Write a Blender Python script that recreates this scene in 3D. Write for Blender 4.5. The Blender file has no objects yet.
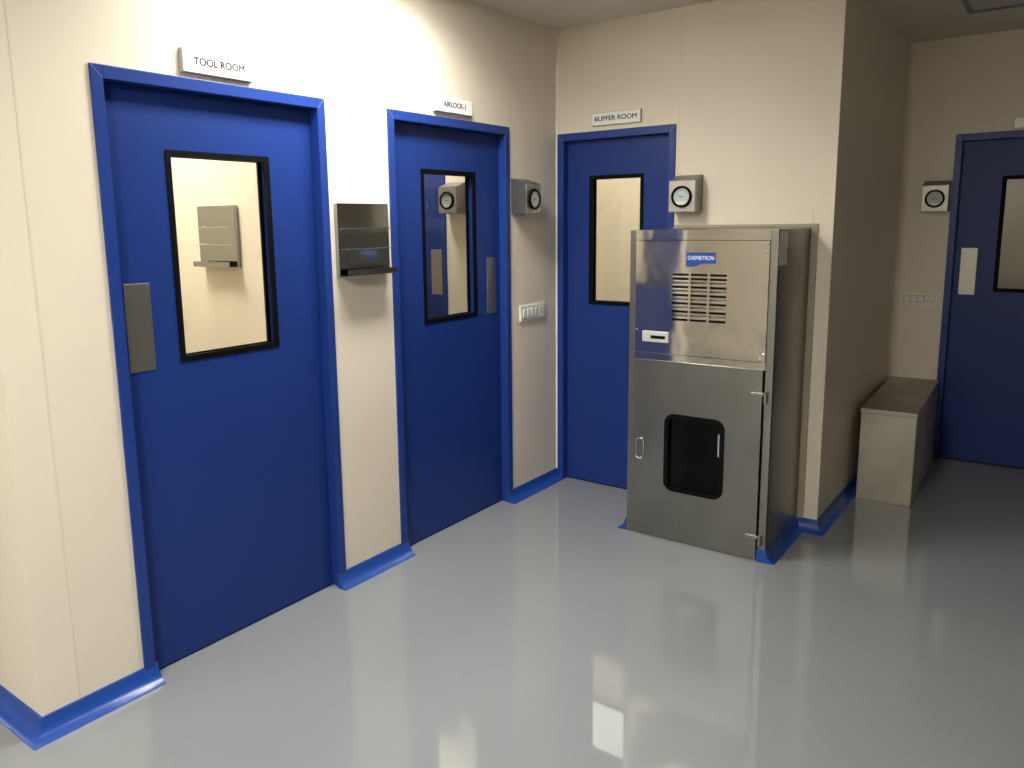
import bpy, bmesh, math, random
from mathutils import Vector, Matrix
random.seed(4)
C = bpy.context.scene
COL = C.collection

# ------------------------------------------------------------------ camera solution (1024 x 768)
F, PX, PY = 782.137, 491.49, 351.42
CAM = Vector((2.507, -4.0496, 1.5904))
YAW, PITCH, ROLL = math.radians(36.5917), math.radians(9.2943), math.radians(-0.8072)

# ------------------------------------------------------------------ place
H = 2.685                    # ceiling
XS = 1.562                   # face of the wall running away on the right
YF = 1.755                   # far wall
Y0 = -3.0907                 # outer corner of the left wall
WT = 0.10                    # wall thickness

# ================================================================== materials
MATS = {}
def mat(name, color=(.8, .8, .8), rough=.5, metal=0., spec=.5, bump=None, vary=None, emit=None, coat=0., aniso=0.):
    m = bpy.data.materials.new(name); m.use_nodes = True
    nt = m.node_tree; b = nt.nodes['Principled BSDF']
    b.inputs['Base Color'].default_value = (*color, 1)
    b.inputs['Roughness'].default_value = rough
    b.inputs['Metallic'].default_value = metal
    b.inputs['Specular IOR Level'].default_value = spec
    b.inputs['Coat Weight'].default_value = coat
    b.inputs['Anisotropic'].default_value = aniso
    tc = nt.nodes.new('ShaderNodeTexCoord')
    if emit:
        b.inputs['Emission Color'].default_value = (*emit[0], 1)
        b.inputs['Emission Strength'].default_value = emit[1]
    if vary:                                   # (scale, amount, stretch) soft mottling of the colour
        mp = nt.nodes.new('ShaderNodeMapping'); mp.inputs['Scale'].default_value = vary[2]
        n = nt.nodes.new('ShaderNodeTexNoise'); n.inputs['Scale'].default_value = vary[0]
        n.inputs['Detail'].default_value = 5
        r = nt.nodes.new('ShaderNodeValToRGB')
        a = vary[1]
        r.color_ramp.elements[0].position = .3; r.color_ramp.elements[1].position = .7
        r.color_ramp.elements[0].color = (*[c * (1 - a) for c in color], 1)
        r.color_ramp.elements[1].color = (*[min(1, c * (1 + a)) for c in color], 1)
        nt.links.new(tc.outputs['Object'], mp.inputs['Vector'])
        nt.links.new(mp.outputs['Vector'], n.inputs['Vector'])
        nt.links.new(n.outputs['Fac'], r.inputs['Fac'])
        nt.links.new(r.outputs['Color'], b.inputs['Base Color'])
    prev = None
    for bp in (bump or []):                    # (scale, strength, distance, stretch)
        mp = nt.nodes.new('ShaderNodeMapping'); mp.inputs['Scale'].default_value = bp[3]
        n = nt.nodes.new('ShaderNodeTexNoise'); n.inputs['Scale'].default_value = bp[0]
        n.inputs['Detail'].default_value = 2
        bm = nt.nodes.new('ShaderNodeBump'); bm.inputs['Strength'].default_value = bp[1]
        bm.inputs['Distance'].default_value = bp[2]
        nt.links.new(tc.outputs['Object'], mp.inputs['Vector'])
        nt.links.new(mp.outputs['Vector'], n.inputs['Vector'])
        nt.links.new(n.outputs['Fac'], bm.inputs['Height'])
        if prev: nt.links.new(prev.outputs['Normal'], bm.inputs['Normal'])
        prev = bm
    if prev: nt.links.new(prev.outputs['Normal'], b.inputs['Normal'])
    MATS[name] = m
    return m

def glass(name, tint, lo=.04):
    m = bpy.data.materials.new(name); m.use_nodes = True
    nt = m.node_tree; nt.nodes.clear()
    out = nt.nodes.new('ShaderNodeOutputMaterial'); mx = nt.nodes.new('ShaderNodeMixShader')
    tr = nt.nodes.new('ShaderNodeBsdfTransparent'); tr.inputs['Color'].default_value = (*tint, 1)
    gl = nt.nodes.new('ShaderNodeBsdfGlossy'); gl.inputs['Roughness'].default_value = .02
    lw = nt.nodes.new('ShaderNodeLayerWeight')              # Schlick reflectance from the facing angle
    pw = nt.nodes.new('ShaderNodeMath'); pw.operation = 'POWER'; pw.inputs[1].default_value = 5
    ma = nt.nodes.new('ShaderNodeMath'); ma.operation = 'MULTIPLY_ADD'; ma.inputs[1].default_value = .96; ma.inputs[2].default_value = lo
    nt.links.new(lw.outputs['Facing'], pw.inputs[0]); nt.links.new(pw.outputs[0], ma.inputs[0])
    nt.links.new(ma.outputs[0], mx.inputs['Fac'])
    nt.links.new(tr.outputs['BSDF'], mx.inputs[1]); nt.links.new(gl.outputs['BSDF'], mx.inputs[2])
    nt.links.new(mx.outputs['Shader'], out.inputs['Surface'])
    MATS[name] = m
    return m

WALL = (.72, .645, .53)
M_wall = mat('cream_panel', WALL, .42, spec=.4, vary=(1.6, .025, (1, 1, .5)), bump=[(3, .08, .01, (1, 1, 1))])
M_joint = mat('joint_sealant', (.67, .59, .47), .5)
M_inner = mat('inner_cream', (.74, .67, .53), .5, vary=(1.2, .02, (1, 1, 1)))
M_ceil = mat('ceiling_white', (.62, .58, .50), .6, vary=(1.2, .02, (1, 1, 1)))
M_white = mat('white_profile', (.80, .77, .70), .4)
M_floor = mat('epoxy_floor', (.215, .228, .238), .03, spec=.62, vary=(1.1, .03, (1, 1, 1)), bump=[(1.8, .03, .012, (1, 1, 1))])
M_door = mat('blue_door_paint', (.0095, .031, .172), .40, spec=.28, bump=[(420, .12, .002, (1, 1, 1))])
M_frame = mat('blue_frame_paint', (.012, .039, .21), .36, spec=.35)
M_mitre = mat('mitre_joint', (.16, .22, .42), .4)
M_cove = mat('blue_coving_paint', (.010, .056, .29), .30, spec=.55, bump=[(14, .25, .006, (1, 1, 1))])
M_black = mat('black_rubber', (.003, .003, .0035), .6, spec=.08)
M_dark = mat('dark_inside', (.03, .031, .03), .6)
M_plate = mat('dull_steel', (.36, .355, .32), .42, metal=1., vary=(6, .05, (1, 1, 1)))
M_steel = mat('brushed_steel', (.27, .26, .235), .30, metal=1., vary=(2.6, .10, (1, 1, .8)), bump=[(1.6, .10, .02, (1, 1, 1)), (60, .05, .002, (1, 1, 30))], aniso=.3)
M_door_steel = mat('matt_steel', (.30, .297, .275), .30, metal=1., vary=(3.2, .14, (1, 1, .9)), bump=[(1.5, .10, .02, (1, 1, 1)), (60, .06, .002, (1, 1, 40))], aniso=.4)
M_wavy = mat('wavy_polished_steel', (.70, .685, .64), .10, metal=1., vary=(2.5, .05, (1, 1, 1)), bump=[(2.2, .55, .02, (1, 1, .7)), (6, .18, .01, (1, 1, .7))])
M_stile = mat('dark_satin_steel', (.30, .295, .275), .34, metal=1., bump=[(60, .05, .002, (1, 1, 40))])
M_mirror = mat('polished_steel', (.345, .355, .355), .08, metal=1., bump=[(4, .03, .01, (1, 1, 1))])
M_bezel = mat('bezel_plastic', (.48, .48, .46), .4)
M_glint = mat('pale_glint', (.34, .34, .33), .5)  # pane highlight as a flat pale colour
M_chrome = mat('bright_steel', (.75, .74, .72), .18, metal=1.)
M_bench = mat('bench_steel', (.48, .45, .385), .58, metal=1., vary=(3.4, .20, (1, 1, .8)), bump=[(60, .05, .002, (1, 1, 40))])
M_sign = mat('white_acrylic', (.82, .82, .80), .25)
M_edge = mat('sign_edge', (.42, .41, .38), .4)
M_ink = mat('dark_ink', (.03, .03, .035), .5)
M_plastic = mat('white_plastic', (.78, .76, .70), .35)
M_plasticgrey = mat('grey_plastic', (.50, .50, .48), .4)
M_dial = mat('dial_white', (.62, .65, .70), .35)
M_mark = mat('dial_marks', (.22, .23, .25), .5)
M_diallow = mat('dial_lower', (.82, .84, .84), .35)
M_sticker = mat('blue_badge', (.008, .06, .30), .3)
M_badgewhite = mat('badge_white', (.85, .87, .9), .4)
M_label = mat('grey_data_label', (.72, .71, .68), .3, vary=(60, .35, (1, 1, .6)))
M_seal = mat('khaki_sealant', (.30, .265, .185), .5)
M_lamp = mat('lamp_diffuser', (.9, .9, .88), .5, emit=((1.0, .955, .87), 1.0))
M_unlit = mat('unlit_diffuser', (.50, .49, .46), .5)
M_grey = mat('bounce_cut_grey', (.30, .29, .27), .5)  # for the unseen right wall, greyed to cut bounced light
M_fitting = mat('fitting_metal', (.18, .175, .16), .5)
M_glass = glass('clear_glass', (.95, .96, .95))
M_dglass = glass('smoked_glass', (.45, .48, .48), .015)

# ================================================================== mesh builder
class MB:
    def __init__(s): s.bm = bmesh.new()
    def quad(s, pts, mi=0):
        f = s.bm.faces.new([s.bm.verts.new(p) for p in pts]); f.material_index = mi; return f
    def _merge(s, t, mi, smooth=False):
        me = bpy.data.meshes.new('t'); 
        for f in t.faces: f.material_index = mi; f.smooth = smooth
        t.to_mesh(me); t.free(); s.bm.from_mesh(me); bpy.data.meshes.remove(me)
    def box(s, x0, x1, y0, y1, z0, z1, bev=0., mi=0, seg=2):
        t = bmesh.new(); bmesh.ops.create_cube(t, size=1)
        for v in t.verts:
            v.co = Vector(((x0 + x1) / 2 + v.co.x * (x1 - x0), (y0 + y1) / 2 + v.co.y * (y1 - y0), (z0 + z1) / 2 + v.co.z * (z1 - z0)))
        if bev: bmesh.ops.bevel(t, geom=t.edges[:], offset=bev, segments=seg, affect='EDGES', profile=.5)
        s._merge(t, mi)
    def loops(s, loops, mi=0, cap0=True, cap1=True, smooth=False, close=True):
        t = bmesh.new(); L = [[t.verts.new(p) for p in lp] for lp in loops]
        n = len(L[0])
        for a, b in zip(L, L[1:]):
            for i in range(n if close else n - 1):
                j = (i + 1) % n
                t.faces.new((a[i], a[j], b[j], b[i]))
        if cap0: t.faces.new(L[0][::-1])
        if cap1: t.faces.new(L[-1])
        bmesh.ops.recalc_face_normals(t, faces=t.faces[:])
        s._merge(t, mi, smooth)
    def prism_y(s, pts, y0, y1, mi=0):          # polygon (x,z) extruded along y
        s.loops([[(x, y0, z) for x, z in pts], [(x, y1, z) for x, z in pts]], mi)
    def prism_x(s, pts, x0, x1, mi=0):          # polygon (y,z) extruded along x
        s.loops([[(x0, y, z) for y, z in pts], [(x1, y, z) for y, z in pts]], mi)
    def ring(s, outer, inner, y0, y1, mi=0):    # frame between two loops (x,z) of equal length
        n = len(outer); t = bmesh.new()
        V = [[t.verts.new((x, y, z)) for x, z in lp] for lp, y in ((outer, y0), (inner, y0), (inner, y1), (outer, y1))]
        for k in range(4):
            a, b = V[k], V[(k + 1) % 4]
            for i in range(n):
                j = (i + 1) % n; t.faces.new((a[i], a[j], b[j], b[i]))
        bmesh.ops.recalc_face_normals(t, faces=t.faces[:])
        s._merge(t, mi)
    def grid(s, xs, zs, holes, y0, y1, mi=0):   # plate with rectangular openings; holes = {(i,j)}
        t = bmesh.new()
        nx, nz = len(xs) - 1, len(zs) - 1
        solid = lambda i, j: 0 <= i < nx and 0 <= j < nz and (i, j) not in holes
        vs = {}
        def v(i, j, k):
            if (i, j, k) not in vs: vs[(i, j, k)] = t.verts.new((xs[i], (y0, y1)[k], zs[j]))
            return vs[(i, j, k)]
        for i in range(nx):
            for j in range(nz):
                if not solid(i, j): continue
                t.faces.new((v(i, j, 0), v(i + 1, j, 0), v(i + 1, j + 1, 0), v(i, j + 1, 0)))
                t.faces.new((v(i, j, 1), v(i, j + 1, 1), v(i + 1, j + 1, 1), v(i + 1, j, 1)))
                if not solid(i - 1, j): t.faces.new((v(i, j, 0), v(i, j + 1, 0), v(i, j + 1, 1), v(i, j, 1)))
                if not solid(i + 1, j): t.faces.new((v(i + 1, j, 0), v(i + 1, j, 1), v(i + 1, j + 1, 1), v(i + 1, j + 1, 0)))
                if not solid(i, j - 1): t.faces.new((v(i, j, 0), v(i, j, 1), v(i + 1, j, 1), v(i + 1, j, 0)))
                if not solid(i, j + 1): t.faces.new((v(i, j + 1, 0), v(i + 1, j + 1, 0), v(i + 1, j + 1, 1), v(i, j + 1, 1)))
        bmesh.ops.recalc_face_normals(t, faces=t.faces[:])
        s._merge(t, mi)
    def tube(s, pts, r, seg=12, mi=0, closed=False):
        pts = [Vector(p) for p in pts]; n = len(pts); loops = []
        for i, p in enumerate(pts):
            a = pts[(i - 1) % n] if (closed or i) else p
            b = pts[(i + 1) % n] if (closed or i < n - 1) else p
            d = (b - a).normalized()
            up = Vector((0, 1, 0)) if abs(d.y) < .9 else Vector((0, 0, 1))
            u = d.cross(up).normalized(); w = d.cross(u)
            loops.append([p + r * (math.cos(q) * u + math.sin(q) * w) for q in [2 * math.pi * k / seg for k in range(seg)]])
        if closed: loops.append(loops[0])
        s.loops(loops, mi, not closed, not closed, True)
        if closed: bmesh.ops.remove_doubles(s.bm, verts=s.bm.verts[:], dist=1e-6)
    def lathe_y(s, prof, cx, cz, seg=40, mi=0, smooth=True):   # prof: (radius, y)
        s.loops([[(cx + r * math.cos(q), y, cz + r * math.sin(q)) for q in [2 * math.pi * k / seg for k in range(seg)]] for r, y in prof], mi, True, True, smooth)
    def sweep(s, path, prof, mi=0):             # path (x,y); prof (d outwards to the right of travel, z); mitred
        loops = []
        P = [Vector(p) for p in path]
        for i, p in enumerate(P):
            ns = []
            if i: d = (p - P[i - 1]).normalized(); ns.append(Vector((d.y, -d.x)))
            if i < len(P) - 1: d = (P[i + 1] - p).normalized(); ns.append(Vector((d.y, -d.x)))
            n = ns[0] if len(ns) == 1 else (ns[0] + ns[1]) / (1 + ns[0].dot(ns[1]))
            loops.append([(p.x + n.x * d, p.y + n.y * d, z) for d, z in prof])
        s.loops(loops, mi, smooth=True)
    def build(s, name, mats, parent=None, angle=35):
        me = bpy.data.meshes.new(name); s.bm.to_mesh(me); s.bm.free()
        for m in (mats if isinstance(mats, (list, tuple)) else [mats]): me.materials.append(m)
        o = bpy.data.objects.new(name, me); COL.objects.link(o)
        if parent: o.parent = parent
        fl = [p.use_smooth for p in me.polygons]
        if any(fl):
            me.set_sharp_from_angle(angle=math.radians(angle))
            me.polygons.foreach_set('use_smooth', fl)
        return o

def rrect(x0, x1, z0, z1, r, n=6):
    pts = []
    for cx, cz, a0 in ((x1 - r, z1 - r, 0), (x0 + r, z1 - r, 90), (x0 + r, z0 + r, 180), (x1 - r, z0 + r, 270)):
        for k in range(n + 1):
            a = math.radians(a0 + 90 * k / n); pts.append((cx + r * math.cos(a), cz + r * math.sin(a)))
    return pts

def tag(o, label=None, cat=None, group=None, kind=None):
    if label: o['label'] = label
    if cat: o['category'] = cat
    if group: o['group'] = group
    if kind: o['kind'] = kind
    return o
def thing(name, label, cat, loc, rz=0, group=None):
    o = bpy.data.objects.new(name, None); COL.objects.link(o)
    o.empty_display_size = .1
    o.location = loc; o.rotation_euler = (0, 0, rz)
    return tag(o, label, cat, group)
def struct(o, label=None, cat=None): return tag(o, label, cat, None, 'structure')
def part(o, label): o['label'] = label; return o

def text_mesh(body, size, mat_, parent, loc, width=None, name='lettering', bold=0.):
    cu = bpy.data.curves.new('text', 'FONT'); cu.body = body; cu.size = 1
    cu.align_x = 'CENTER'; cu.align_y = 'CENTER'; cu.extrude = .015; cu.resolution_u = 6
    t = bpy.data.objects.new('text', cu); COL.objects.link(t)
    dg = bpy.context.evaluated_depsgraph_get()
    me = bpy.data.meshes.new_from_object(t.evaluated_get(dg))
    bpy.data.objects.remove(t); bpy.data.curves.remove(cu)
    xs = [v.co.x for v in me.vertices]; w = max(xs) - min(xs)
    k = width / w if width else 1
    for v in me.vertices: v.co = Vector((v.co.x * k, -v.co.z * size, v.co.y * size))
    if bold:                                    # heavier strokes: the same outlines laid over one another a hair apart
        bm = bmesh.new()
        for dx, dz in ((-bold, 0), (bold, 0), (0, -bold), (0, bold)):
            t2 = me.copy(); t2.transform(Matrix.Translation((dx * size, 0, dz * size))); bm.from_mesh(t2); bpy.data.meshes.remove(t2)
        bm.to_mesh(me); bm.free()
    me.materials.clear(); me.materials.append(mat_)
    me.name = name
    o = bpy.data.objects.new(name, me); COL.objects.link(o); o.parent = parent; o.location = loc
    return o

L90 = math.pi / 2      # things on the left wall: built facing -y, turned to face +x

# ================================================================== setting
HT = 2.1
D1 = (-2.7494, -1.7957); D2 = (-1.4301, -.4914); D3 = (.0089, .7474); D4 = (1.8506, 2.8006)

# floor and ceiling
b = MB(); b.box(-3.2, 5.6, -7.1, 3.6, -.1, 0); struct(b.build('floor', M_floor), 'glossy grey epoxy floor', 'floor')
b = MB(); b.box(-3.2, 5.6, -7.1, 3.6, H, H + .1); struct(b.build('ceiling', M_ceil), 'plain cream ceiling above the doors', 'ceiling')

def wall_x(b, x0, x1, y0, y1, doors):           # wall whose faces look along x
    segs = [y0] + [v for d in doors for v in d] + [y1]
    for i in range(0, len(segs), 2):
        if segs[i + 1] > segs[i]: b.box(x0, x1, segs[i], segs[i + 1], 0, H)
    for d in doors: b.box(x0, x1, d[0], d[1], HT, H)
def wall_y(b, y0, y1, x0, x1, doors):
    segs = [x0] + [v for d in doors for v in d] + [x1]
    for i in range(0, len(segs), 2):
        if segs[i + 1] > segs[i]: b.box(segs[i], segs[i + 1], y0, y1, 0, H)
    for d in doors: b.box(d[0], d[1], y0, y1, HT, H)

b = MB(); wall_x(b, -WT, 0, Y0, 0, (D1, D2))
wall_y(b, Y0, Y0 + WT, -3.1, -WT, ())           # return of the block, seen at the left edge
for y, z0, z1 in ((-2.972, .06, H), (-.4914, HT + .002, H)):
    b.box(-.002, .0012, y - .003, y + .003, z0, z1, .0005, 1)
struct(b.build('wall_left', [M_wall, M_joint]), 'cream panel wall carrying the tool room and airlock doors', 'wall')

b = MB(); wall_y(b, 0, WT, -WT, XS, (D3,))
for x, z0, z1 in ((.7625, HT - .3, H),): b.box(x - .002, x + .002, -.0008, .001, z0, z1, .0003, 1)
b.box(1.497, XS, -.0022, .001, .928, .933, .001, 1)
b.box(1.465, 1.469, -.0022, .001, 1.568, 1.65, .001, 1)
struct(b.build('wall_back', [M_wall, M_joint]), 'cream panel wall behind the steel pass box', 'wall')

b = MB(); wall_x(b, XS - WT, XS, WT, YF, ())
struct(b.build('wall_side', [M_wall, M_joint]), 'dim cream wall running away beside the steel bench', 'wall')
b = MB(); wall_y(b, YF, YF + WT, XS - WT, 5.5, (D4,))
struct(b.build('wall_far', [M_wall, M_joint]), 'dim cream wall with the dark blue door at the far end', 'wall')
b = MB(); b.box(5.5, 5.6, -7, YF + WT, 0, H); struct(b.build('wall_right', M_grey), 'grey wall on the right outside the frame', 'wall')  # unseen; grey tone and distance chosen to dim the recess
b = MB(); b.box(-3.2, 5.6, -7.1, -7, 0, H); struct(b.build('wall_front', M_wall), 'cream wall behind the viewer', 'wall')
b = MB(); b.box(-3.2, -3.1, -7, Y0 + WT, 0, H); struct(b.build('wall_corridor', M_wall), 'cream wall closing the side corridor', 'wall')

# rooms seen through the door windows
def shell(name, x0, x1, y0, y1, label, extra=None):
    b = MB(); t = .04
    # four partition slabs; the slab on a corridor side is the corridor wall itself
    for s in extra: b.box(*s)
    struct(b.build(name, M_inner), label, 'wall')
shell('wall_tool_room', 0, 0, 0, 0, 'cream partition seen through the tool room window',
      [(-3.1, -WT, -1.66, -1.60, 0, H), (-2.36, -2.30, Y0 + WT, -1.66, 0, H)])
shell('wall_airlock', 0, 0, 0, 0, 'cream partition seen through the airlock window',
      [(-2.36, -2.30, -1.60, -.10, 0, H), (-2.36, -1.635, -.10, -.02, 0, H), (-.775, -WT, -.10, -.02, 0, H), (-1.635, -.775, -.10, -.02, HT, H)])
shell('wall_buffer_room', 0, 0, 0, 0, 'cream partition seen through the buffer room window',
      [(-1.50, XS - WT, 1.70, 1.76, 0, H), (-1.56, -1.50, -.02, 1.76, 0, H), (-1.50, -WT, .004, .04, 0, H)])
shell('wall_end_room', 0, 0, 0, 0, 'dim partition seen through the far door window',
      [(1.40, 4.3, 3.4, 3.5, 0, H), (1.40, 1.46, YF + WT, 3.4, 0, H), (4.2, 4.3, YF + WT, 3.4, 0, H)])

# vertical corner profiles
b = MB(); b.prism_y([(0, 0), (.012, 0), (0, .012)], 0, 1)
b.bm.clear()
b.loops([[(0, 0, z), (.011, 0, z), (.005, -.005, z), (0, -.011, z)] for z in (.065, 2.5)])
struct(b.build('trim_1', M_white), 'thin white corner profile between airlock and buffer room doors', 'trim')
b = MB()
def cove(z, r=.045): return [(XS, YF, z)] + [(XS + r - r * math.sin(a), YF - r + r * math.cos(a), z) for a in [math.radians(q) for q in range(90, -1, -15)]]
b.loops([cove(.0), cove(H)], smooth=False)
struct(b.build('trim_2', M_wall), 'coved vertical corner strip beside the far door', 'trim')
b = MB(); b.box(XS - .012, XS + .0025, -.0025, .012, .07, H, .001); struct(b.build('trim_3', M_wall), 'outer corner edge strip right of the pass box', 'trim')

# blue coved skirting
PROF = [(0, 0), (.053, 0), (.051, .003), (.034, .011), (.022, .021), (.013, .036), (.0085, .052), (.007, .065), (0, .066)]
def skirting(name, path, label, k=1.):
    b = MB(); b.sweep(path, [(d * k, z) for d, z in PROF]); struct(b.build(name, M_cove, None, 42), label, 'skirting')
skirting('baseboard_left', [(0, D1[0] + .048), (0, Y0), (-3.0, Y0)][::-1], 'blue coved skirting turning the corner left of the tool room door')
skirting('baseboard_middle', [(0, D1[1] - .048), (0, D2[0] + .048)], 'blue coved skirting between tool room and airlock doors')
skirting('baseboard_corner', [(0, D2[1] - .048), (0, -.001)], 'blue coved skirting between airlock and buffer room doors')

# ================================================================== doors
def door(name, label, loc, rz, W, win, push, frame_m=M_frame, text=None):
    """built facing -y, left foot at the origin"""
    r = thing(name, label, 'door', loc, rz); r['kind'] = 'structure'
    fw = .04
    b = MB()
    for x0, x1, z0, z1 in ((0, fw, 0, HT), (W - fw, W, 0, HT), (fw, W - fw, HT - fw - .003, HT)):
        b.box(x0, x1, -.008, WT, z0, z1, .0025)
    # door stop behind the leaf
    for x0, x1, z0, z1 in ((fw, fw + .014, 0, HT - fw), (W - fw - .014, W - fw, 0, HT - fw), (fw + .014, W - fw - .014, HT - fw - .017, HT - fw)):
        b.box(x0, x1, .088, WT, z0, z1)
    for sx in (0, 1):                           # pale mitre joints
        X = W * sx; k = 1 if sx == 0 else -1
        b.prism_y([(X + k * .0005, HT - .0022), (X + k * .0022, HT - .0005), (X + k * (fw - .0005), HT - fw + .0014 - .003), (X + k * (fw - .0014), HT - fw - .0028)], -.0084, -.0079, 1)
    b.build('door_frame', [frame_m, M_mitre], r)
    g = .004
    x0, x1, z0, z1 = win
    b = MB()
    b.grid([fw + g, x0, x1, W - fw - g], [.008, z0, z1, HT - fw - .006], {(1, 1)}, .040, .086)
    leaf = b.build('door_leaf', M_door, r)
    gk = .021
    b = MB()
    o_ = rrect(x0, x1, z0, z1, .004, 2); i_ = rrect(x0 + gk, x1 - gk, z0 + gk, z1 - gk, .003, 2)
    b.ring(o_, i_, .0365, .0475); b.ring(o_, i_, .080, .0895)
    part(b.build('window_gasket', M_black, leaf), 'black rubber window gasket')
    b = MB(); b.grid([x0 - 0, x0 + .006, x1 - .006, x1], [z0, z0 + .006, z1 - .006, z1], {(1, 1)}, .0475, .080)
    part(b.build('window_reveal', M_door, leaf), 'blue window reveal')
    b = MB(); b.box(x0 + .002, x1 - .002, .060, .064, z0 + .002, z1 - .002)
    part(b.build('window_pane', M_glass, leaf), 'clear window pane')
    if push:
        b = MB(); b.box(push[0], push[1], .0375, .041, push[2], push[3], .0012)
        part(b.build('push_plate', M_plate, leaf), 'dull steel push plate')
    # thin black strip in the gap under the leaf
    b = MB(); b.box(fw, W - fw, .046, .080, -.001, .0075); b.build('drop_seal', M_black, leaf)
    return r

W1 = D1[1] - D1[0]; W2 = D2[1] - D2[0]; W3 = D3[1] - D3[0]; W4 = D4[1] - D4[0]
door('door_1', 'nearest blue door, with a wall rack seen through its window', (0, D1[0], 0), L90, W1,
     (-2.4915 - D1[0], -2.055 - D1[0], 1.113, 1.857), (.068, .163, 1.103, 1.406))
door('door_2', 'blue door under the airlock sign, push plate on its right', (0, D2[0], 0), L90, W2,
     (-1.169 - D2[0], -.743 - D2[0], 1.103, 1.854), (W2 - .160, W2 - .079, 1.101, 1.408))
door('door_3', 'blue door half hidden by the steel pass box', (D3[0], 0, 0), 0, W3,
     (.200 - D3[0], .546 - D3[0], 1.107, 1.855), None)
door('door_4', 'dark blue door at the far right in the dim end wall', (D4[0], YF, 0), 0, W4,
     (2.114 - D4[0], 2.54 - D4[0], 1.12, 1.836), (.075, .165, 1.097, 1.394))
door('door_5', 'inner blue door seen through the airlock window', (-1.635, -.10, 0), 0, .86,
     (.22, .60, 1.103, 1.854), (.69, .79, 1.125, 1.425))

# ================================================================== door signs
def sign(label, loc, rz, W, h, body, tsize, twidth, shift=0):
    r = thing('door_sign', label, 'sign', loc, rz, None)
    b = MB(); b.box(0, W, -.014, .0, 0, h, .001); part(b.build('backing', M_edge, r), 'grey edge of the sign')
    b = MB(); b.box(.003, W - .003, -.0185, -.0135, .003, h - .003, .001); b.build('face_plate', M_sign, r)
    if body: part(text_mesh(body, tsize, M_ink, r, (W / 2 + shift, -.0188, h / 2), twidth, bold=.022), 'dark capital lettering')
    return r
sign('white sign reading TOOL ROOM above the nearest blue door', (0, -2.434, 2.115), L90, .288, .081, 'TOOL ROOM', .036, .205, .004)
sign('white sign reading AIRLOCK-1 above the middle door', (0, -1.113, 2.121), L90, .285, .077, 'AIRLOCK-1', .034, .17, .005)
sign('white sign reading BUFFER ROOM above the door behind the pass box', (.242, 0, 2.125), 0, .304, .072, 'BUFFER ROOM', .036, .258)
sign('blank looking grey sign cut by the frame above the far door', (2.150, YF, 2.11), 0, .29, .066, None, 0, 0)

# ================================================================== pressure gauges
def gauge(label, loc, rz):
    r = thing('pressure_gauge', label, 'gauge', loc, rz, 'differential pressure gauges beside the doors')
    w, h, d, ds = .150, .165, .098, .030
    b = MB()                                    # box with a sloping top
    prof = [(0, 0), (-d, 0), (-d, h), (0, h + ds)]
    b.prism_x(prof, 0, w)
    bmesh.ops.bevel(b.bm, geom=b.bm.edges[:], offset=.0025, segments=2, affect='EDGES')
    b.build('housing', M_gauge, r)
    b = MB(); b.box(.004, w - .004, -d - .0025, -d + .001, .004, h - .004, .001); b.build('front_cover', M_gfront, r)
    cx, cz, R = w / 2, h / 2 - .002, .056
    b = MB(); b.lathe_y([(R, -d), (R, -d - .012), (R - .004, -d - .016), (R - .0105, -d - .016), (R - .0125, -d - .007), (.001, -d - .0068)], cx, cz)
    part(b.build('bezel', M_black, r), 'black ring around the dial')
    b = MB(); b.lathe_y([(R - .0125, -d - .007), (R - .0125, -d - .0080), (.001, -d - .0080)], cx, cz)
    dial = b.build('dial_face', M_dial, r)
    b = MB(); Rr = R - .0135; pts = []
    for k in range(0, 13):
        a = math.radians(215 + 110 * k / 12); pts.append((cx + Rr * math.cos(a), cz + Rr * math.sin(a)))
    b.prism_y(pts, -d - .0086, -d - .0079); part(b.build('lower_dial_band', M_diallow, dial), 'white lower band of the dial')
    b = MB()
    for k in range(11):
        a = math.radians(155 - 13 * k); q = .0011
        u, n = Vector((math.cos(a), math.sin(a))), Vector((-math.sin(a), math.cos(a)))
        c = Vector((cx, cz)); p = [c + u * .030 + n * q, c + u * .030 - n * q, c + u * .038 - n * q, c + u * .038 + n * q]
        b.prism_y([(v.x, v.y) for v in p], -d - .0086, -d - .0079)
    b.box(cx - .017, cx + .015, -d - .0086, -d - .0079, cz - .001, cz + .0035)
    b.build('scale_marks', M_mark, dial)
    b = MB(); a = math.radians(128); u = Vector((math.cos(a), math.sin(a))); n = Vector((-u.y, u.x)); c = Vector((cx, cz - .012))
    b.prism_y([(v.x, v.y) for v in (c + n * .0016, c - n * .0016, c + u * .044)], -d - .0100, -d - .0092)
    b.build('needle', M_mark, dial)
    b = MB(); b.lathe_y([(R - .0125, -d - .0125), (R - .0125, -d - .0135), (.001, -d - .0135)], cx, cz); b.build('dial_glass', M_glass, r)
    b = MB(); b.lathe_y([(.007, -d - .0155), (.007, -d - .0185), (.001, -d - .0185)], cx, cz - R + .006, 16); b.build('zero_screw', M_black, r)
    for sx in (0, 1):                           # screw on each side
        b = MB(); X = w if sx else 0
        b.tube([(X - .001, -.04, h * .5), (X + (.003 if sx else -.003), -.04, h * .5)], .004, 10); b.build('side_screw', M_plate, r)
    return r
M_gauge = mat('gauge_steel', (.26, .255, .24), .46, metal=1., vary=(9, .06, (1, 1, 1)))  # darker than the cover: dim reflections on the sides put into the colour
M_gfront = mat('gauge_front_steel', (.43, .41, .365), .42, metal=1., vary=(9, .05, (1, 1, 1)))  # paler than the housing: the lit front put into the colour
gauge('steel boxed pressure gauge between the airlock door and the corner', (0, -.474, 1.637), L90)
gauge('steel boxed pressure gauge on the wall just above the pass box', (.755, 0, 1.634), 0)
gauge('steel boxed pressure gauge left of the far dark blue door', (1.696, YF + .002, 1.625), 0)
gauge('steel boxed pressure gauge seen through the airlock door window', (-.755 + .0, -.10, 1.655), 0)

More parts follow.
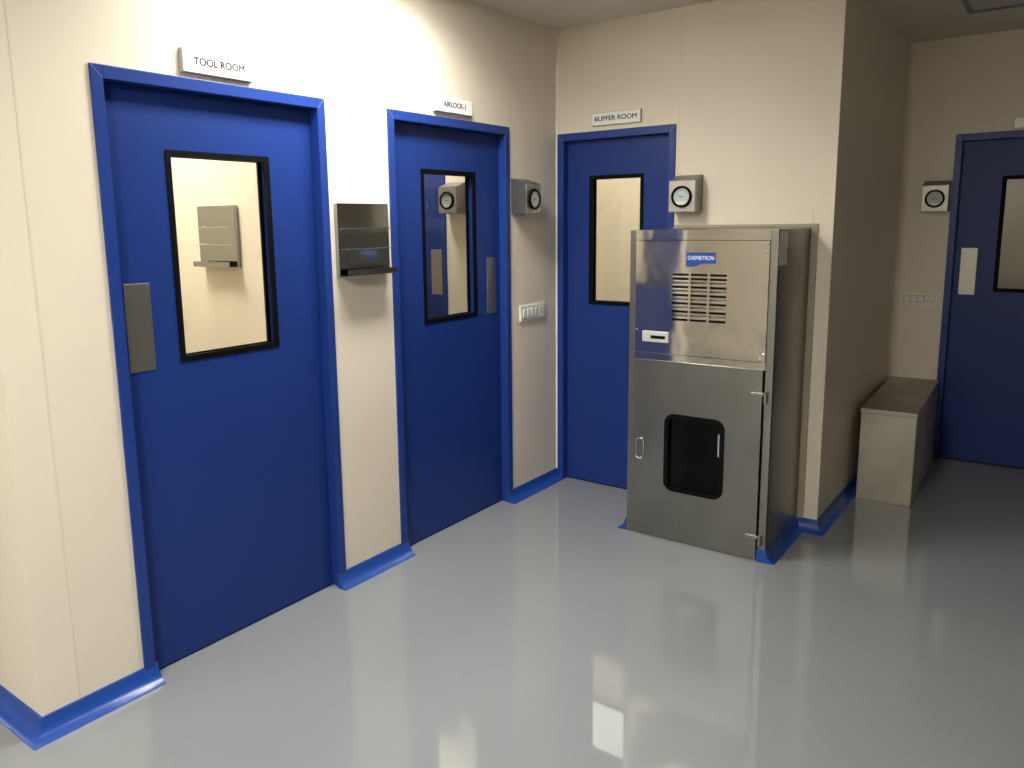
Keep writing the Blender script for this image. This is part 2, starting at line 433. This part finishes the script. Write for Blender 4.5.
# ================================================================== wall racks
def rack(label, loc, rz, W, h):
    r = thing('wall_rack', label, 'rack', loc, rz, None)
    t = .024
    b = MB(); b.box(0, W, -t, 0, 0, h, .002); b.build('back_plate', M_mirror, r)
    for z in (h * .655, h * .375):
        b = MB(); y = -t - .022
        b.tube([(.006, -t + .004, z), (.006, y, z), (W - .004, y, z), (W - .004, -t + .004, z)], .0022, 8)
        b.build('retaining_rod', M_chrome, r)
    b = MB()
    b.box(.004, W - .002, -t - .044, -t + .002, .004, .0065)
    b.box(.004, W - .002, -t - .046, -t - .043, .004, .030, .0006)
    b.build('bottom_tray', M_mirror, r)
    for z in (h * .655, h * .375):
        b = MB(); b.lathe_y([(.006, -t + .001), (.006, -t - .003), (.001, -t - .003)], .05, z, 14); b.build('rod_fixing', M_chrome, r)
    return r
rack('mirror polished steel rack on the wall between tool room and airlock doors', (0, -1.768, 1.375), L90, .302, .308)
rack('steel rack on the inner wall seen through the tool room window', (-1.107, -1.66, 1.391), 0, .308, .305)

# ================================================================== switch plates
def switches(label, loc, rz, W, h, n):
    r = thing('switch_plate', label, 'switch plate', loc, rz, None)
    b = MB(); b.box(0, W, -.010, 0, 0, h, .003); b.build('plate_frame', M_plastic, r)
    b = MB(); b.box(.012, W - .012, -.0115, -.009, .012, h - .012, .001); part(b.build('plate_insert', M_plasticgrey, r), 'greyer inset of the plate')
    pw = (W * .66 - .02) / n
    for k in range(n):
        x = .018 + k * pw; b = MB()
        b.prism_x([(-.011, .020), (-.0145, .020), (-.018, h - .022), (-.011, h - .020)], x + pw * .14, x + pw * .86)
        b.build('rocker_switch', M_plastic, r)
    b = MB(); cx = W * .80; b.box(cx - .026, cx + .026, -.0135, -.011, .016, h - .016, .001); so = b.build('socket', M_plastic, r)
    for dx, dz, q in ((0, .013, .0045), (-.011, -.008, .0035), (.011, -.008, .0035)):
        b = MB(); b.lathe_y([(q, -.0130), (q, -.0139), (.0003, -.0139)], cx + dx, h / 2 + dz, 14); part(b.build('socket_hole', M_black, so), 'black socket hole')
    return r
switches('white switch and socket plate between the airlock door and the corner', (0, -.404, 1.034), L90, .267, .092, 4)
switches('cream switch and socket plate above the steel bench', (1.604, YF, 1.024), 0, .214, .075, 3)

# ================================================================== pass box
X0, X1, YC, ZC = .7470, 1.4630, -.5186, 1.548
pb = thing('pass_box', 'tall stainless steel pass box with grille and small dark window', 'cabinet', (X0, YC, 0))
Wc, Dc = X1 - X0, -YC
b = MB()                                        # shell: sides, back, top, shelf, floor and front face frame
b.box(0, .018, .0015, Dc - .004, 0, ZC, .0015); b.box(Wc - .018, Wc, .0015, Dc - .004, 0, ZC, .0015)
b.box(.018, Wc - .018, .0015, Dc - .004, ZC - .016, ZC, .001)
b.box(.018, Wc - .018, Dc - .03, Dc - .004, .0, ZC - .016)
b.box(.018, Wc - .018, .03, Dc - .03, .0, .018); b.box(.018, Wc - .018, .03, Dc - .03, .915, .945)
body = b.build('body', M_steel, pb)
b = MB()
b.box(0, .031, 0, .022, 0, ZC, .0012); b.build('face_stile', M_stile, pb)
b = MB(); b.box(Wc - .034, Wc, 0, .022, .0, ZC, .0012); b.build('face_stile', M_stile, pb)
b = MB()
b.box(.031, Wc - .034, .0004, .022, 1.501, ZC); b.build('top_rail', M_wavy, pb)
b = MB(); b.box(.031, Wc - .034, .0004, .022, .914, .949, .0012); b.build('middle_rail', M_wavy, pb)
b = MB(); b.box(.031, Wc - .034, .004, .022, .001, .012); b.build('sill', M_stile, pb)
# plenum behind the grille
b = MB(); b.box(.19, .53, .05, .055, 1.07, 1.39); part(b.build('filter_backing', M_dark, pb), 'dark filter behind the grille')
# upper panel with slots
gx0, gx1, gz0, gz1 = .973 - X0, 1.237 - X0, 1.113, 1.348
cols = []
cw, gap = (gx1 - gx0 - .024) / 3, .012
xs = [.0335]; holes = set()
for k in range(3): xs += [gx0 + k * (cw + gap), gx0 + k * (cw + gap) + cw]
xs += [Wc - .0365]
NR = 12; ph = (gz1 - gz0) / NR; zs = [.9515]
for j in range(NR): zs += [gz0 + j * ph + ph * .22, gz0 + j * ph + ph * .78]
zs += [1.4985]
for i in (1, 3, 5):
    for j in range(NR): holes.add((i, 2 * j + 1))
b = MB(); b.grid(xs, zs, holes, -.003, .006)
up = b.build('upper_panel', M_wavy, pb)
for j in range(NR):                             # pressed louvre lips behind every other row
    if j in (9, 7, 5, 3, 1):
        zc = gz0 + (j + .5) * ph; b = MB()
        for k in range(3):
            xa = gx0 + k * (cw + gap); b.prism_x([(.008, zc - ph * .30), (.009, zc - ph * .30), (.016, zc + ph * .34), (.015, zc + ph * .34)], xa, xa + cw)
        b.build('louvre', M_plate, up)
for sx, sz in ((.041, 1.432), (.041, 1.412), (Wc - .046, 1.482), (Wc - .046, 1.446), (Wc - .046, .988), (Wc - .060, .962), (.043, 1.060)):
    b = MB(); b.lathe_y([(.005, -.0028), (.005, -.005), (.003, -.0062), (.0005, -.0064)], sx, sz, 14); b.build('screw', M_chrome, up)
# badge
b = MB(); bx0, bx1, bz1 = 1.040 - X0, 1.182 - X0, 1.443
pts = [(bx0, bz1), (bx0, 1.383)]
for k in range(0, 13):
    t = k / 12; x = bx0 + t * (bx1 - bx0)
    z = 1.376 + .016 * (1 - math.cos(math.pi * min(1, max(0, (t - .15) / .5)))) / 2 + (.006 if t < .04 else 0)
    pts.append((x, z))
pts += [(bx1, bz1)]
b.prism_y(pts, -.0052, -.0028); badge = b.build('badge', M_sticker, pb); part(badge, 'blue badge with a wavy lower edge')
text_mesh('CHEMIETRON', .027, M_badgewhite, badge, ((bx0 + bx1) / 2, -.0058, 1.417), .126)
# pressure display
dx0, dz0 = .823 - X0, 1.005
b = MB(); b.box(dx0, dx0 + .138, -.012, -.0025, dz0, dz0 + .053, .003); di = b.build('display_bezel', M_bezel, pb); part(di, 'white bezel of the small display')
b = MB(); b.box(dx0 + .046, dx0 + .122, -.0130, -.0115, dz0 + .017, dz0 + .033); part(b.build('display_screen', M_black, di), 'black display strip')
b = MB()
for k in range(3): b.box(dx0 + .012 + k * .010, dx0 + .019 + k * .010, -.0135, -.0115, dz0 + .020, dz0 + .029, .0008)
b.build('display_key', M_plasticgrey, di)
# lower door with rounded window
wx0, wx1, wz0, wz1 = .950 - X0, 1.253 - X0, .262, .657
dl, dr_, db_, dt_ = .0335, Wc - .044, .010, .912
b = MB()
inn = rrect(wx0 + .006, wx1 - .006, wz0 + .006, wz1 - .006, .044, 8); out = rrect(dl, dr_, db_, dt_, .002, 8)
b.ring(out, inn, -.006, .020)
dr = b.build('door', M_door_steel, pb)
b = MB(); b.ring(rrect(wx0, wx1, wz0, wz1, .050, 8), rrect(wx0 + .022, wx1 - .022, wz0 + .022, wz1 - .022, .032, 8), -.0115, -.0055)
part(b.build('window_gasket', M_black, dr), 'black rounded window gasket')
b = MB(); p2 = rrect(wx0 + .008, wx1 - .008, wz0 + .008, wz1 - .008, .042, 8); b.prism_y(p2, .002, .006)
part(b.build('window_pane', M_dglass, dr), 'dark smoked window pane')
hx0, hx1, hz0, hz1 = .803 - X0, .843 - X0, .405, .509
hp = [(x, -.016, z) for x, z in rrect(hx0, hx1, hz0, hz1, .018, 6)]
b = MB(); b.tube(hp, .0030, 8, closed=True)
for z in (hz0 + .03, hz1 - .03): b.tube([(hx0, -.004, z), (hx0, -.016, z)], .004, 8)
part(b.build('handle', M_chrome, dr), 'bright D shaped pull')
for zt in (.818, .134):
    b = MB(); x = dr_
    b.box(x - .050, x + .016, -.014, -.0055, zt - .020, zt - .006, .002)
    b.tube([(x + .018, -.013, zt + .0), (x + .018, -.013, zt - .050)], .0085, 12)
    b.build('hinge', M_plate, dr)
# glint at the pane edge, put in as a solid pale strip
b = MB(); b.box(wx1 - .033, wx1 - .023, -.003, .002, .475, .585, .002); part(b.build('pane_glint', M_glint, dr), 'pale strip standing for a glint on the dark pane')
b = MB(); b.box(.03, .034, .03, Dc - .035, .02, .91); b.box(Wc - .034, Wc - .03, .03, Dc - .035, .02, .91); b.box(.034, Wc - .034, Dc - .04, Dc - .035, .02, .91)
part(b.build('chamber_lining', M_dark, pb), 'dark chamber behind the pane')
# data label on the right flank, collar against the wall
b = MB(); b.box(Wc - .001, Wc + .0012, .014, .126, 1.388, 1.540); part(b.build('data_label', M_label, pb), 'grey data label on the flank')
b = MB(); b.box(0, Wc + .034, Dc - .012, Dc - .001, ZC, ZC + .019, .004); b.box(Wc, Wc + .034, Dc - .012, Dc - .001, .066, ZC, .004)
part(b.build('wall_collar', M_seal, pb), 'khaki sealed collar against the wall')
# skirting around it (fixed to floor and wall)
skirting('baseboard_right', [(XS, YF - .03), (XS, 0), (X1 + .0005, 0), (X1 + .0005, YC)][::-1], 'blue coved skirting turning the corner right of the pass box', .82)
skirting('baseboard_back', [(X0 - .0005, -.02), (X0 - .0005, YC)], 'short blue coved skirting at the left foot of the pass box')
b = MB(); b.box(X1 - .0395, X1 + .008, YC - .004, YC - .0005, .0, .062); struct(b.build('trim_4', M_cove), 'small blue patch on the front foot of the pass box', 'trim')

# ================================================================== bench
bn = thing('bench', 'low stainless steel bench in the dim recess before the far door', 'bench', (1.612, .6486, 0), math.radians(1.7))
bw, bd, bh = .286, 1.085, .533
b = MB(); b.box(.003, bw - .003, .004, bd, 0, bh - .028, .002); b.build('base', M_bench, bn)
b = MB(); b.box(0, bw, 0, bd, bh - .026, bh, .002); b.build('seat_top', M_bench, bn)

# ================================================================== ceiling fittings and lamps
def lamp(label, x, y, sx, sy, watt, lit=True, z=H, col=(1.0, .965, .89), spread=None, cut=.85):
    r = thing('ceiling_light', label, 'ceiling light', (x, y, z), 0, None)
    b = MB(); o_ = [(-sx / 2, -sy / 2), (sx / 2, -sy / 2), (sx / 2, sy / 2), (-sx / 2, sy / 2)]
    fr = .022; i_ = [(u - math.copysign(fr, u), v - math.copysign(fr, v)) for u, v in o_]
    dz = -.012 if lit else -.035
    for a in range(4):
        c = (a + 1) % 4
        b.quad([(*o_[a], 0), (*o_[c], 0), (*o_[c], dz), (*o_[a], dz)]); b.quad([(*o_[a], dz), (*o_[c], dz), (*i_[c], dz), (*i_[a], dz)])
        b.quad([(*i_[a], dz), (*i_[c], dz), (*i_[c], 0), (*i_[a], 0)])
    b.build('light_frame', M_white if lit else M_fitting, r)
    if lit:
        m = mat('lamp', (.9, .9, .88), .5, emit=(col, watt / (sx * sy) * (1 - cut if spread else 1)))
        if spread:                              # louvred downlight: the lamp itself, with its cut-off angle
            ld = bpy.data.lights.new('lamp', 'AREA'); ld.shape = 'RECTANGLE'; ld.size = sx - .05; ld.size_y = sy - .05
            ld.energy = watt * cut * math.pi; ld.color = col; ld.spread = math.radians(spread)
            lo = bpy.data.objects.new('lamp', ld); COL.objects.link(lo); lo.parent = r; lo.location = (0, 0, -.016)
    else: m = M_unlit
    b = MB(); b.box(-sx / 2 + fr, sx / 2 - fr, -sy / 2 + fr, sy / 2 - fr, dz * .75, -.001); b.build('diffuser', m, r)
    return r
lamp('lit ceiling panel close to the wall between tool room and airlock doors', .42, -1.76, .30, 1.05, 16., spread=150, cut=.55)
lamp('lit ceiling panel over the place where the viewer stands', 1.6, -4.5, .58, .58, 37.)
lamp('lit ceiling panel far behind the viewer', 1.64, -6.3, .58, .58, 18.)
lamp('lit ceiling panel in the side corridor', -.8, -4.6, .58, .58, 6.)
lamp('lit ceiling panel inside the tool room', -1.2, -2.35, .58, .58, 13.)
lamp('lit ceiling panel inside the airlock', -1.0, -.46, .30, .58, 9.)
lamp('large lit ceiling panel inside the buffer room', -.45, 1.08, 1.18, 1.18, 4.6)
lamp('small added ceiling panel brightening the buffer room, unseen', .75, 1.0, .58, .58, 7.)  # made-up second source, kept clear of the floor reflection
lamp('lit ceiling panel in the end room behind the far door', 2.6, 2.7, .4, .4, .55)
lamp('unlit square fitting on the ceiling before the far door', 1.95 + .31, .99 - .31, .62, .62, 0, False)

# world: closed building, only a trace of ambient
w = bpy.data.worlds.new('world'); C.world = w; w.use_nodes = True
w.node_tree.nodes['Background'].inputs['Color'].default_value = (1, 1, 1, 1)
w.node_tree.nodes['Background'].inputs['Strength'].default_value = .0

# ================================================================== camera
fwd = Vector((-math.sin(YAW) * math.cos(PITCH), math.cos(YAW) * math.cos(PITCH), -math.sin(PITCH)))
right = Vector((math.cos(YAW), math.sin(YAW), 0)); upv = right.cross(fwd)
r2 = right * math.cos(ROLL) + upv * math.sin(ROLL); u2 = -right * math.sin(ROLL) + upv * math.cos(ROLL)
cd = bpy.data.cameras.new('camera'); cam = bpy.data.objects.new('camera', cd); COL.objects.link(cam)
Mx = Matrix((r2, u2, -fwd)).transposed().to_4x4(); Mx.translation = CAM; cam.matrix_world = Mx
cd.sensor_fit = 'HORIZONTAL'; cd.sensor_width = 36; cd.lens = F / 1024 * 36
cd.shift_x = (512 - PX) / 1024; cd.shift_y = (PY - 384) / 1024
cd.clip_start = .05
C.camera = cam

C.view_settings.view_transform = 'Standard'; C.view_settings.look = 'None'
C.view_settings.gamma = 1; C.view_settings.use_curve_mapping = False
C.view_settings.exposure = 0.22
C.cycles.max_bounces = 10; C.cycles.diffuse_bounces = 6; C.cycles.glossy_bounces = 6; C.cycles.transparent_max_bounces = 16
